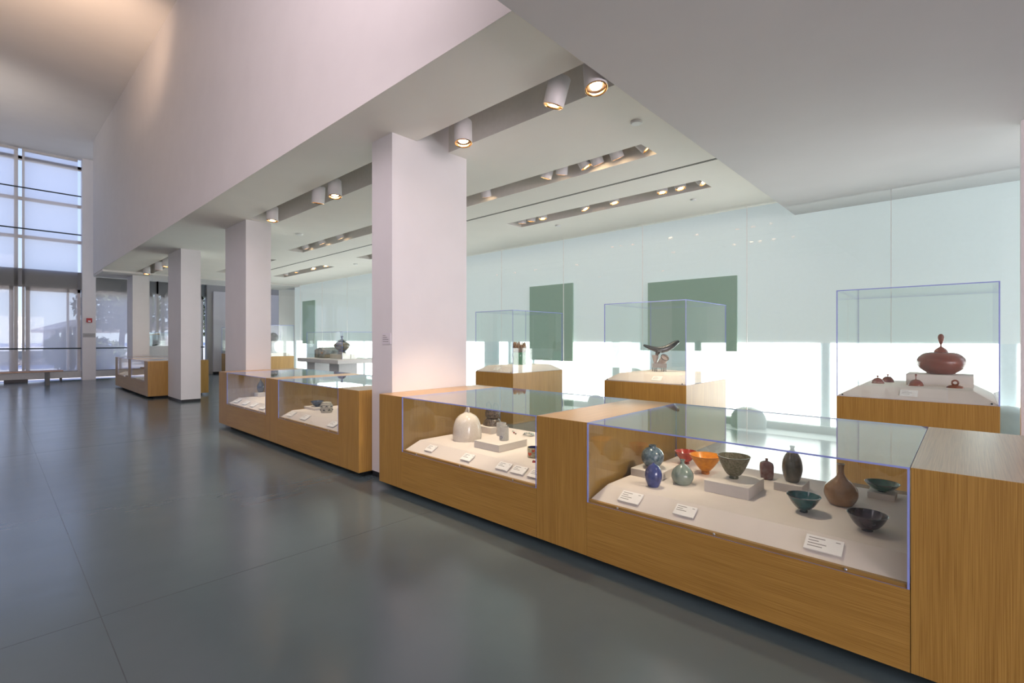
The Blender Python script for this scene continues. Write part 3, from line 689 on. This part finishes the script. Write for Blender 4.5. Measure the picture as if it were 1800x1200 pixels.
bowl('blue_bowl', 'low dark blue bowl behind the patterned jar', (-6.36, 2.99, .505), .085, .072, .03, .01, glaze('ink_blue_glaze', (0.006, 0.012, 0.035), (0.03, 0.07, 0.13), 40, .12), None, .4, group='ceramics in the middle display case')
pot('dark_vase', 'dark vase mostly hidden by the right pillar of the middle case', 'vase', (-4.99, 2.93, D),
    spl([(0, 0), (.035, 0), (.055, .03), (.072, .10), (.065, .17), (.035, .21), (.025, .23)]), glaze('dark_slate_glaze', (0.02, 0.03, 0.035), (0.06, 0.07, 0.07), 20, .2), group='ceramics in the middle display case')

# ------------------------------------------------------------------ vitrines on oak pedestals
ZP = .84; ZV = 1.89; ZPD = .945
def pedestal(x0, x1, y0, y1, label, zp=ZP, zv=ZV):
    t = thing('pedestal_vitrine', label, 'display pedestal', ((x0+x1)/2, (y0+y1)/2, 0), 0, 'oak pedestals with clear vitrines')
    a, b_ = (x1-x0)/2, (y1-y0)/2
    MB().box(-a, a, -b_, b_, 0.0, zp, {'*': 0}).build('pedestal', [W_Z], t, bevel=.0015)
    MB().frustum(-a+.012, a-.012, -b_+.012, b_-.012, zp+.012, zp+.105, .15, .14, .14, base=.012).build('deck', deck_m, t)
    cv = acrylic_box('acrylic_cover', -a, a, -b_, b_, zp+.001, zv, t, cover_m, t=.009)
    for sx in (-1, 1):
        o = MB().lathe([(0, .004), (.006, .003), (.008, 0)], 10).build('screw', tube_m, cv); o.rotation_euler = (R(90), 0, 0); o.location = (sx*(a-.05), -b_-.0005, zp+.018)
    return t
pedestal(-6.38, -5.47, 5.88, 7.22, 'left oak pedestal vitrine beside the nearest column, with the green jar')
pedestal(-3.66, -2.50, 5.78, 7.12, 'middle oak pedestal vitrine with the black sculpture')
pedestal(-0.955, 0.20, 5.76, 7.08, 'right oak pedestal vitrine with the round wooden vessel')
pedestal(-18.05, -16.9, 5.78, 7.12, 'far oak pedestal vitrine with the dark tree-like head')
pedestal(-21.9, -21.0, 6.35, 7.25, 'farthest oak pedestal vitrine against the white end wall')

def vcard(x, y, lab, z=ZP+.105-.052):
    t = thing('label_card', lab, 'label card', (x, y, z), 0, 'white text cards in the vitrines'); t.rotation_euler = (math.atan2(.093, .14), 0, 0)
    mb = MB().box(-.065, .065, -.045, .045, .003, .012)
    for i, w in enumerate((.05, .075, .06)): mb.box(-.052, -.052+w, .022-i*.02, .026-i*.02, .012, .0126, 1)
    mb.build('card', [card_m, ink], t)
vcard(-.40, 5.847, 'white text card in the vitrine below the round wooden vessel')
vcard(-2.95+.03, 5.867, 'white text card in the vitrine below the black sculpture')
vcard(-5.92, 5.967, 'white text card in the vitrine below the green jar')

# round wooden vessel, riser and lids
wv = wood('reddish_turned_wood', 'x', (0.15, 0.035, 0.020), (0.27, 0.075, 0.045), .25)
riser(-.455, .045, 6.32, 6.72, ZPD, 1.055, 'long off-white riser under the round wooden vessel')
t = thing('wooden_vessel', 'large squashed round reddish wooden vessel with a tall knobbed lid', 'vessel', (-.195, 6.52, 1.055))
MB().lathe(spl([(0, 0), (.085, 0), (.12, .018), (.172, .062), (.193, .113), (.178, .165), (.132, .206), (.08, .217), (.06, .215), (0, .215)]), 72, ).build('body', wv, t, smooth=True)
ld = MB().lathe(spl([(.056, .215), (.052, .232), (.038, .252), (.018, .268), (.008, .278), (.006, .290), (.015, .315), (.024, .350), (.023, .378), (.012, .398), (0, .402)]), 40).build('lid', wv, t, smooth=True)
def lid(lab, x, y, r, h, knob):
    t = thing('knobbed_dome', lab, 'lid', (x, y, ZPD), 0, 'small wooden lids around the big vessel')
    MB().lathe(spl([(r, 0), (r*.97, h*.25), (r*.75, h*.65), (r*.4, h*.93), (0, h)]), 40).build('dome', wv, t, smooth=True)
    if knob == 'ring':
        pts = [(.022*math.cos(a), 0, h+.020+.022*math.sin(a)) for a in [2*math.pi*k/20 for k in range(20)]]
        MB().tube(pts, .008, 8, closed=True).build('knob', wv, t, smooth=True)
    elif knob == 'pin':
        MB().lathe(spl([(.008, h-.004), (.004, h+.01), (.0045, h+.03), (.0085, h+.045), (.006, h+.052), (0, h+.054)]), 16).build('knob', wv, t, smooth=True)
    else:
        MB().lathe(spl([(.006, h-.004), (.005, h+.004), (.011, h+.012), (.009, h+.021), (0, h+.024)]), 16).build('knob', wv, t, smooth=True)
lid('small wooden lid with a round knob, front left of the vitrine', -.685, 6.33, .056, .058, 'flat')
lid('small wooden lid with a ball knob, behind the front left lid', -.625, 6.58, .057, .062, 'ball')
lid('wooden lid with a tall pin knob in front of the riser', -.372, 6.24, .059, .062, 'pin')
lid('flat wooden lid with a ring handle, rightmost of the lids', -.085, 6.21, .064, .028, 'ring')

# green jar with craggy top
t = thing('green_jar', 'green jar with a craggy brown crown in the left vitrine', 'jar', (-6.00, 6.62, ZPD))
MB().lathe(spl([(0, 0), (.115, 0), (.122, .01), (.132, .09), (.136, .18), (.120, .215), (.108, .222), (0, .222)]), 48).build('body', glaze('leaf_green_glaze', (0.01, 0.10, 0.035), (0.03, 0.17, 0.07), 25, .2), t, smooth=True)
mb = MB(); random.seed(3)
mb.lathe([(.108, .222), (.116, .28), (.110, .34), (.07, .36), (0, .362)], 24)
for k in range(26):
    a = 2*math.pi*k/26; h = .03+.03*random.random(); rr = .113
    mb.tube([(rr*math.cos(a), rr*math.sin(a), .225), (rr*1.02*math.cos(a), rr*1.02*math.sin(a), .30+h*.5), (rr*.90*math.cos(a), rr*.90*math.sin(a), .36+h)], [.012, .016, .006], 6)
mb.build('craggy_crown', glaze('rust_speckle', (0.10, 0.03, 0.015), (0.36, 0.16, 0.06), 60, .4, bump=.5), t, smooth=True)

# black glossy sculpture on a drum and small four-legged stand
t = thing('bird_sculpture', 'glossy black wing-shaped sculpture on a drum and small bench in the middle vitrine', 'sculpture', (-3.21, 6.55, ZPD), 0.75)
gb = glaze('black_green_lustre', (0.001, 0.005, 0.006), (0.005, 0.016, 0.015), 15, .22, coat=.1)
cl = pbr('grey_clay', (0.20, 0.19, 0.18), .5, noise=.1); pale = glaze('pinkish_grey_clay', (0.32, 0.24, 0.21), (0.42, 0.36, 0.33), 20, .4)
pts = [(-.24, 0, .375), (-.19, .01, .355), (-.12, .01, .33), (-.05, 0, .312), (.02, 0, .31), (.09, 0, .33), (.16, .01, .365), (.22, .01, .405), (.265, .01, .43)]
MB().tube(pts, [.014, .024, .031, .042, .048, .050, .046, .038, .022], 16).build('wings', gb, t, smooth=True)
MB().tube([(-.02, 0, .31), (-.04, 0, .27), (-.055, 0, .23), (-.05, 0, .19)], [.055, .035, .020, .012], 14).build('neck', gb, t, smooth=True)
o = MB().lathe([(.052, 0), (.055, .02), (.055, .165), (.058, .18), (.058, .185), (.048, .185), (.046, .16), (0, .16)], 36).build('drum', pale, t, smooth=True, autos=True)
o.location = (.0, .06, .085); o.rotation_euler = (R(48), R(18), 0)
ring = [(.056*math.cos(2*math.pi*k/30), .056*math.sin(2*math.pi*k/30), .185) for k in range(30)]
MB().tube(ring, .005, 6, closed=True).build('drum_rim', gb, o, smooth=True)
MB().lathe(spl([(.012, .10), (.03, .15), (.05, .235)]), 4, sy=.6, cx=-.075).build('cone', pale, t)
mb = MB(); mb.box(-.115, .075, -.045, .045, .055, .115)
for sx in (-.105, -.065, .025, .065): mb.tube([(sx, -.035, .07), (sx, -.038, .0)], .006, 6); mb.tube([(sx, .035, .07), (sx, .038, .0)], .006, 6)
mb.build('bench_stand', cl, t)

# far bay: white table with jar and box under a clear cover
t = thing('white_table', 'thick white table on two box legs behind the middle case', 'table', (-12.35, 6.45, 0))
MB().box(-1.15, 1.15, -.67, .67, .80, .90).build('tabletop', tablewhite, t, bevel=.003)
MB().box(-.92, -.45, -.50, 0.0, 0, .80).build('leg', tablewhite, t); MB().box(.37, .87, -.50, 0.0, 0, .80).build('leg', tablewhite, t)
acrylic_cover = acrylic_box('acrylic_cover', -1.05, .95, -.45, .55, .902, 1.60, t, cover_m)
riser(-12.42, -11.75, 6.18, 6.55, .905, 1.02, 'white riser under the lidded jar on the white table')
t = thing('lidded_jar', 'dark blue and gold bulging lidded jar on the white table', 'jar', (-12.1, 6.36, 1.02))
gd = glaze('blue_gold_glaze', (0.02, 0.03, 0.08), (0.26, 0.17, 0.08), 14, .2)
MB().lathe(spl([(0, 0), (.10, 0), (.11, .02), (.095, .07), (.15, .13), (.205, .20), (.19, .265), (.12, .315), (.09, .325)]), 48).build('body', gd, t, smooth=True)
MB().lathe(spl([(.115, .325), (.11, .345), (.06, .375), (.022, .39), (.018, .43), (.035, .455), (.02, .475), (0, .478)]), 36).build('lid', glaze('black_blue_glaze', (0.008, 0.01, 0.02), (0.04, 0.04, 0.05), 20, .2), t, smooth=True)
t = thing('house_box', 'painted ceramic box with a ridged roof on the white table', 'box', (-12.95, 6.35, .905))
mb = MB(); a = .30; b_ = .2
gp = glaze('painted_landscape_glaze', (0.05, 0.09, 0.11), (0.36, 0.30, 0.22), 9, .3)
mb.poly([(-a,-b_,0),(a,-b_,0),(a,-b_,.20),(0,-b_,.28),(-a,-b_,.20)]); mb.poly([(-a,b_,0),(a,b_,0),(a,b_,.20),(0,b_,.28),(-a,b_,.20)])
mb.poly([(-a,-b_,0),(-a,b_,0),(-a,b_,.20),(-a,-b_,.20)]); mb.poly([(a,-b_,0),(a,b_,0),(a,b_,.20),(a,-b_,.20)]); mb.poly([(-a,-b_,0),(a,-b_,0),(a,b_,0),(-a,b_,0)])
mb.build('body', gp, t)
MB().poly([(-a-.01,-b_-.01,.198),(0,-b_-.01,.285),(0,b_+.01,.285),(-a-.01,b_+.01,.198)]).poly([(a+.01,-b_-.01,.198),(0,-b_-.01,.285),(0,b_+.01,.285),(a+.01,b_+.01,.198)]).build('roof', gp, t)
MB().lathe([(0, 0), (.03, .02), (.035, .04), (.02, .06), (0, .065)], 16, cx=.16, cy=-b_-.01, cz=.10).build('knob', glaze('orange_knob', (.5, .2, .05), (.6, .3, .1), 10, .3), t, smooth=True)
# dark head-like tree sculpture
t = thing('tree_sculpture', 'dark round-headed sculpture on a grey flared stem in the far vitrine', 'sculpture', (-17.25, 6.55, ZPD))
MB().lathe(spl([(.12, 0), (.115, .03), (.07, .08), (.055, .20), (.06, .30), (.09, .36)]), 24).build('stem', pbr('slate_blue_clay', (0.16, 0.19, 0.24), .6, noise=.1), t, smooth=True)
MB().lathe(spl([(.06, .34), (.12, .38), (.165, .47), (.17, .56), (.13, .64), (.06, .68), (0, .685)]), 28).build('head', pbr('dark_bronze_clay', (0.04, 0.045, 0.045), .5, noise=.3, nscale=14, bump=.6), t, smooth=True)
o = MB().lathe(spl([(.0, 0), (.12, 0), (.13, .05), (.09, .12), (.03, .14), (0, .15)]), 20, sx=1.4).build('animal_figure', glaze('black_clay', (0.01, 0.01, 0.015), (0.03, 0.03, 0.035), 10, .3), None, smooth=True, loc=(-17.6, 6.45, ZPD)); tag(o, 'low black ceramic figure left of the round-headed sculpture', 'sculpture')
# tilted pot on a white stand behind the farthest case
t = thing('white_stand', 'white display stand with clear cover behind the farthest case', 'display pedestal', (-20.9, 4.05, 0))
MB().box(-.5, .5, -.42, .42, 0, 1.18).build('stand', tablewhite, t)
acrylic_box('acrylic_cover', -.5, .5, -.42, .42, 1.182, 1.65, t, cover_m)
o = MB().lathe(spl([(0, 0), (.16, 0), (.19, .03), (.20, .18), (.185, .33), (.19, .36)])+[(.165, .36), (.16, .2), (0, .18)], 32).build('tilted_pot', [glaze('grey_speckled_clay', (0.20, 0.20, 0.24), (0.34, 0.33, 0.36), 40, .5)], None, smooth=True, loc=(-20.8, 3.97, 1.215))
o.rotation_euler = (R(10), R(-12), 0); tag(o, 'grey speckled tilted pot with an ochre rim on the white stand', 'pot')
o2 = MB().lathe([(.192, .33), (.195, .362), (.165, .362), (.16, .30)], 32, cap=False).build('rim', pbr('ochre_rim', (0.45, 0.22, 0.04), .5, noise=.2), o, smooth=True)

# ------------------------------------------------------------------ bench by the windows
t = thing('bench', 'long low wooden bench on dark legs before the tall windows', 'bench', (-20.7, -.2, 0))
MB().box(-.22, .22, -1.75, 1.75, .41, .455).build('seat', wood('warm_bench_wood', 'y', (0.22, 0.10, 0.03), (0.36, 0.18, 0.07)), t, bevel=.004)
for y in (-1.4, 1.4): MB().box(-.17, .17, y-.05, y+.05, 0, .41).build('leg', tube_m, t)
o = MB().box(-.28, .28, -.35, .35, 0, .15).build('floor_step', tablewhite, None, loc=(-21.6, 3.55, 0)); tag(o, 'low white block on the floor beside the farthest case', 'block')

# ------------------------------------------------------------------ ceiling spotlights
_proto = None
def spotlight(x, y, label, tx, ty, tz, group, energy=34, on=True, zp=3.44, size=46, sc=1.0):
    """white can lamp hung in its slot: stem, can with dark inside, gold ring and bulb; copies share mesh data"""
    global _proto
    t = thing('spotlight', label, 'spotlight', (x, y, zp), 0, group)
    d = Vector((tx, ty, tz))-Vector((x, y, zp))
    rot = d.to_track_quat('-Z', 'Y').to_euler()
    if _proto is None:
        r = .086
        c = MB().lathe([(0, .115), (r*.9, .115), (r, .105), (r, -.11), (r*.93, -.11), (r*.93, .02), (0, .02)], 36).build('can', can_m, t, smooth=True, autos=True)
        MB().lathe([(r*.92, -.085), (r*.66, -.060), (r*.55, -.03), (0, -.03)], 30, cap=False).build('inside', dark_in, c, smooth=True)
        MB().lathe([(r*.985, -.112), (r*.90, -.118), (r*.78, -.108), (r*.86, -.094)], 36, cap=False).build('reflector_ring', ring_m, c, smooth=True)
        MB().lathe([(r*.56, -.055), (r*.54, -.088), (r*.3, -.100), (0, -.103)], 24).build('bulb', bulb_m, c, smooth=True)
        y_ = MB().box(-.012, .012, -.012, .012, .06, ZC+.42-zp).build('stem', can_m, t)
        _proto = (c, list(c.children), y_)
        c0 = c
    else:
        c0 = _proto[0].copy(); COL.objects.link(c0); c0.parent = t
        for src in _proto[1]:
            q = src.copy(); COL.objects.link(q); q.parent = c0
        q = _proto[2].copy(); COL.objects.link(q); q.parent = t; q.scale = (1, 1, 1)
    c0.rotation_euler = rot; c0.scale = (sc, sc, sc)
    if energy > 0:
        l = bpy.data.lights.new('halogen_beam', 'SPOT'); l.energy = energy; l.color = (1.0, 0.78, 0.58); l.spot_size = R(size); l.spot_blend = 0.6; l.shadow_soft_size = 0.03
        o = bpy.data.objects.new('halogen_beam', l); COL.objects.link(o); o.parent = c0; o.location = (0, 0, -.125)
    return t
G1 = 'spotlights in the front ceiling slots'; G2 = 'spotlights in the middle ceiling slots'; G3 = 'spotlights in the rear ceiling slots'
E1 = 205
spotlight(-3.56, 3.12, 'large white spotlight right of the nearest column, front slot', -3.25, 2.9, .4, G1, E1, zp=3.40)
spotlight(-2.42, 3.12, 'middle spotlight of the three largest, front slot, turned left', -3.45, 3.1, .5, G1, E1, zp=3.40)
spotlight(-2.07, 3.14, 'rightmost of the three largest spotlights, against the low ceiling', -1.45, 2.7, .4, G1, E1, zp=3.40)
spotlight(-8.17, 3.10, 'spotlight beside the second column, front slot', -8.0, 3.0, .4, G1, E1, zp=3.42)
spotlight(-6.56, 3.10, 'turned spotlight left of its lit neighbour in the front slot', -7.2, 3.2, .4, G1, E1, zp=3.40)
spotlight(-6.13, 3.12, 'lit spotlight left of the nearest column in the front slot', -5.7, 3.0, .4, G1, E1, zp=3.40)
spotlight(-17.5, 3.12, 'farthest spotlight beside the farthest column', -17.3, 3.0, .4, G1, E1, zp=3.42)
spotlight(-16.0, 3.12, 'turned spotlight in the far front slot', -16.8, 3.2, .4, G1, E1, zp=3.40)
spotlight(-15.2, 3.12, 'spotlight left of the free-standing column', -15.2, 2.9, .4, G1, E1, zp=3.40)
E2 = 74
for x, tx, ty, lab in ((-4.78, -5.9, 6.2, 'just right of the nearest column'), (-3.70, -4.9, 4.9, 'second, mostly hidden, from the nearest column'), (-3.48, -4.6, 5.6, 'third from the nearest column, turned left'),
                       (-3.19, -2.3, 5.9, 'fourth from the nearest column, turned right'), (-3.02, -3.0, 6.4, 'fifth, glowing, with a close left neighbour'), (-2.77, -2.6, 6.2, 'second from the right end'), (-2.46, -.4, 6.4, 'at the right end of the slot')):
    spotlight(x*1.046, 4.80, f'spotlight in the middle slot, {lab}', tx, ty, .9, G2, E2, zp=3.53, sc=.85)
for x, tx, ty, lab in ((-10.36, -11.2, 6.2, 'left end'), (-9.63, -10, 6.2, 'second from the left end'), (-8.86, -9.2, 6.2, 'third from the left end'), (-7.45, -7.0, 6.0, 'right end behind the nearest column')):
    spotlight(x*1.046, 4.80, f'spotlight in the second middle slot, {lab}', tx, ty, .9, G2, E2, zp=3.53, sc=.85)
spotlight(-16.0, 4.80, 'spotlight in the far middle slot left of the second column', -15.8, 5.5, .9, G2, E2, zp=3.53, sc=.85)
for x, tx, ty, lab in ((-5.45, -6.2, 6.9, 'leftmost and turned away'), (-5.24, -5.9, 6.5, 'second from the left'), (-5.01, -5.0, 6.4, 'third from the left'), (-4.22, -3.3, 6.9, 'fourth, tilted right'),
                       (-3.70, -3.3, 6.5, 'fifth, near the middle'), (-2.96, -2.95, 6.3, 'third from the right end'), (-2.72, -2.4, 6.4, 'second from the right end'), (-2.46, -.3, 6.6, 'right end')):
    spotlight(x*1.046, 6.36, f'spotlight in the nearest rear slot, {lab}', tx, ty, .9, G3, E2, zp=3.53, sc=.85)
for x, tx, ty, lab in ((-15.0, -16.4, 6.4, 'leftmost'), (-14.27, -15, 6.3, 'second from the left'), (-13.2, -12.9, 6.4, 'third from the left'), (-12.45, -12.6, 6.3, 'rightmost')):
    spotlight(x*1.046, 6.36, f'spotlight in the far rear slot, {lab}', tx, ty, .9, G3, E2, zp=3.53, sc=.85)
spotlight(-10.45, 6.36, 'spotlight in the second rear slot left of the nearest column', -10.6, 6.3, .9, G3, E2, zp=3.53, sc=.85)
l = bpy.data.lights.new('pillar_fill_spot', 'SPOT'); l.energy = 420; l.color = (1.0, 0.80, 0.62); l.spot_size = R(25); l.spot_blend = .8; l.shadow_soft_size = .06  # added unseen spot, brightens the oak pillar side inside the case
o = bpy.data.objects.new('pillar_fill_spot', l); COL.objects.link(o); o.location = (1.1, 3.0, ZD-.02); o.rotation_euler = (Vector((-1.74, 3.15, .74))-Vector(o.location)).to_track_quat('-Z', 'Y').to_euler()
# detectors
det_m = pbr('white_plastic', (0.75, 0.75, 0.73), .4, noise=.02)
for x, y, r_, lab in ((-2.255, 4.115, .055, 'round white ceiling disc between the front and middle slots'), (-9.385, 4.056, .07, 'round white ceiling disc near the second column'),
                 (-5.32, 6.895, .05, 'small round ceiling disc behind the rear slot'), (-12.0, 6.7, .06, 'round ceiling disc near the far table'), (-2.9, 6.95, .04, 'tiny round ceiling disc close to the glass wall')):
    o = MB().lathe([(r_, 0), (r_, -.012), (r_*.85, -.02), (0, -.021)], 30).build('smoke_detector', det_m, None, smooth=True, loc=(x, y, ZC), autos=True); tag(o, lab, 'smoke detector', 'ceiling discs')

# ------------------------------------------------------------------ outside the end windows
grass = pbr('dry_terrace', (0.72, 0.68, 0.62), .9, noise=.08, nscale=2)
struct(MB().box(-140, XW-.35, -60, 60, -.2, -.05).build('ground', grass), 'pale terrace outside')
sea = tag(MB().box(-390, -140, -200, 200, -.9, -.7).build('sea', pbr('blue_sea', (0.10, 0.17, 0.33), .3, noise=.1, nscale=.2)), None, None, None, 'structure')
t = thing('pavilion', 'flat-roofed stone pavilion outside, seen through the tall windows', 'building', (-46, 1.9, 0))
st = pbr('sandy_stone', (0.52, 0.48, 0.45), .8, noise=.08, nscale=2)
MB().box(-23, 13, .9, 7, 2.1, 2.4).build('roof', st, t)
MB().box(-14, -6, 1.3, 1.6, -.05, 2.1).build('wall', st, t)
MB().box(-6, 12, 1.3, 1.5, -.05, .5).build('wall', st, t)
for x in (-2, 2.5, 6, 9, 11.8): MB().box(x-.15, x+.15, 1.3, 1.5, .5, 2.1).build('post', framed_m, t)
leafm = pbr('dusty_green_leaves', (0.17, 0.20, 0.10), .8, noise=.4, nscale=6)
barkm = pbr('grey_bark', (0.12, 0.10, 0.08), .9, noise=.2)
def tree(name, lab, x, y, h, rad, n, zlo, cat='tree', trunk=True):
    t = thing(name, lab, cat, (x, y, 0), 0, 'trees and shrubs outside')
    if trunk: MB().tube([(0, 0, -.05), (.1, .1, h*.4), (-.1, .2, h*.75)], [.14, .11, .05], 8).build('trunk', barkm, t)
    mb = MB()
    for i in range(n):
        u = random.random(); a = random.random()*6.283; ph = math.acos(2*random.random()-1); rr = rad*(u**.4)
        c = Vector((rr*math.sin(ph)*math.cos(a), rr*math.sin(ph)*math.sin(a), zlo+(h-zlo)/2+(h-zlo)/2*math.cos(ph)*(u**.4)))
        s = .10+.10*random.random(); d = Vector((random.uniform(-1, 1), random.uniform(-1, 1), random.uniform(-1, 1))).normalized(); e = d.cross(Vector((.3, .5, .8))).normalized()
        mb.poly([c-d*s, c+e*s*.45, c+d*s, c-e*s*.45])
    mb.build('foliage', leafm, t)
tree('leafy_tree', 'broad leafy tree outside right of the white pilaster', -29.5, 4.2, 4.3, 1.7, 2600, 1.7)
tree('leafy_tree', 'leafy tree outside behind the free-standing column', -31, 7.6, 4.6, 2.0, 2200, 1.5)
tree('shrub', 'dense rounded shrub outside at the left edge', -36, -1.6, 1.6, 1.6, 1500, 0, 'shrub', False)
tree('shrub', 'low shrub outside below the pavilion roof', -31, 2.4, 1.7, .8, 900, 0, 'shrub', False)
tree('shrub', 'low shrub outside below the leafy tree', -28.5, 3.4, 1.5, .9, 1100, 0, 'shrub', False)
tree('shrub', 'low shrub outside behind the tilted pot', -30, 5.9, 1.6, 1.2, 1100, 0, 'shrub', False)
struct(MB().box(-39.4, -39.0, -20, 2.5, -.05, .75).build('wall_garden', pbr('garden_wall', (0.42, 0.40, 0.33), .9, noise=.15, nscale=4)), 'low hedge-like garden wall outside')
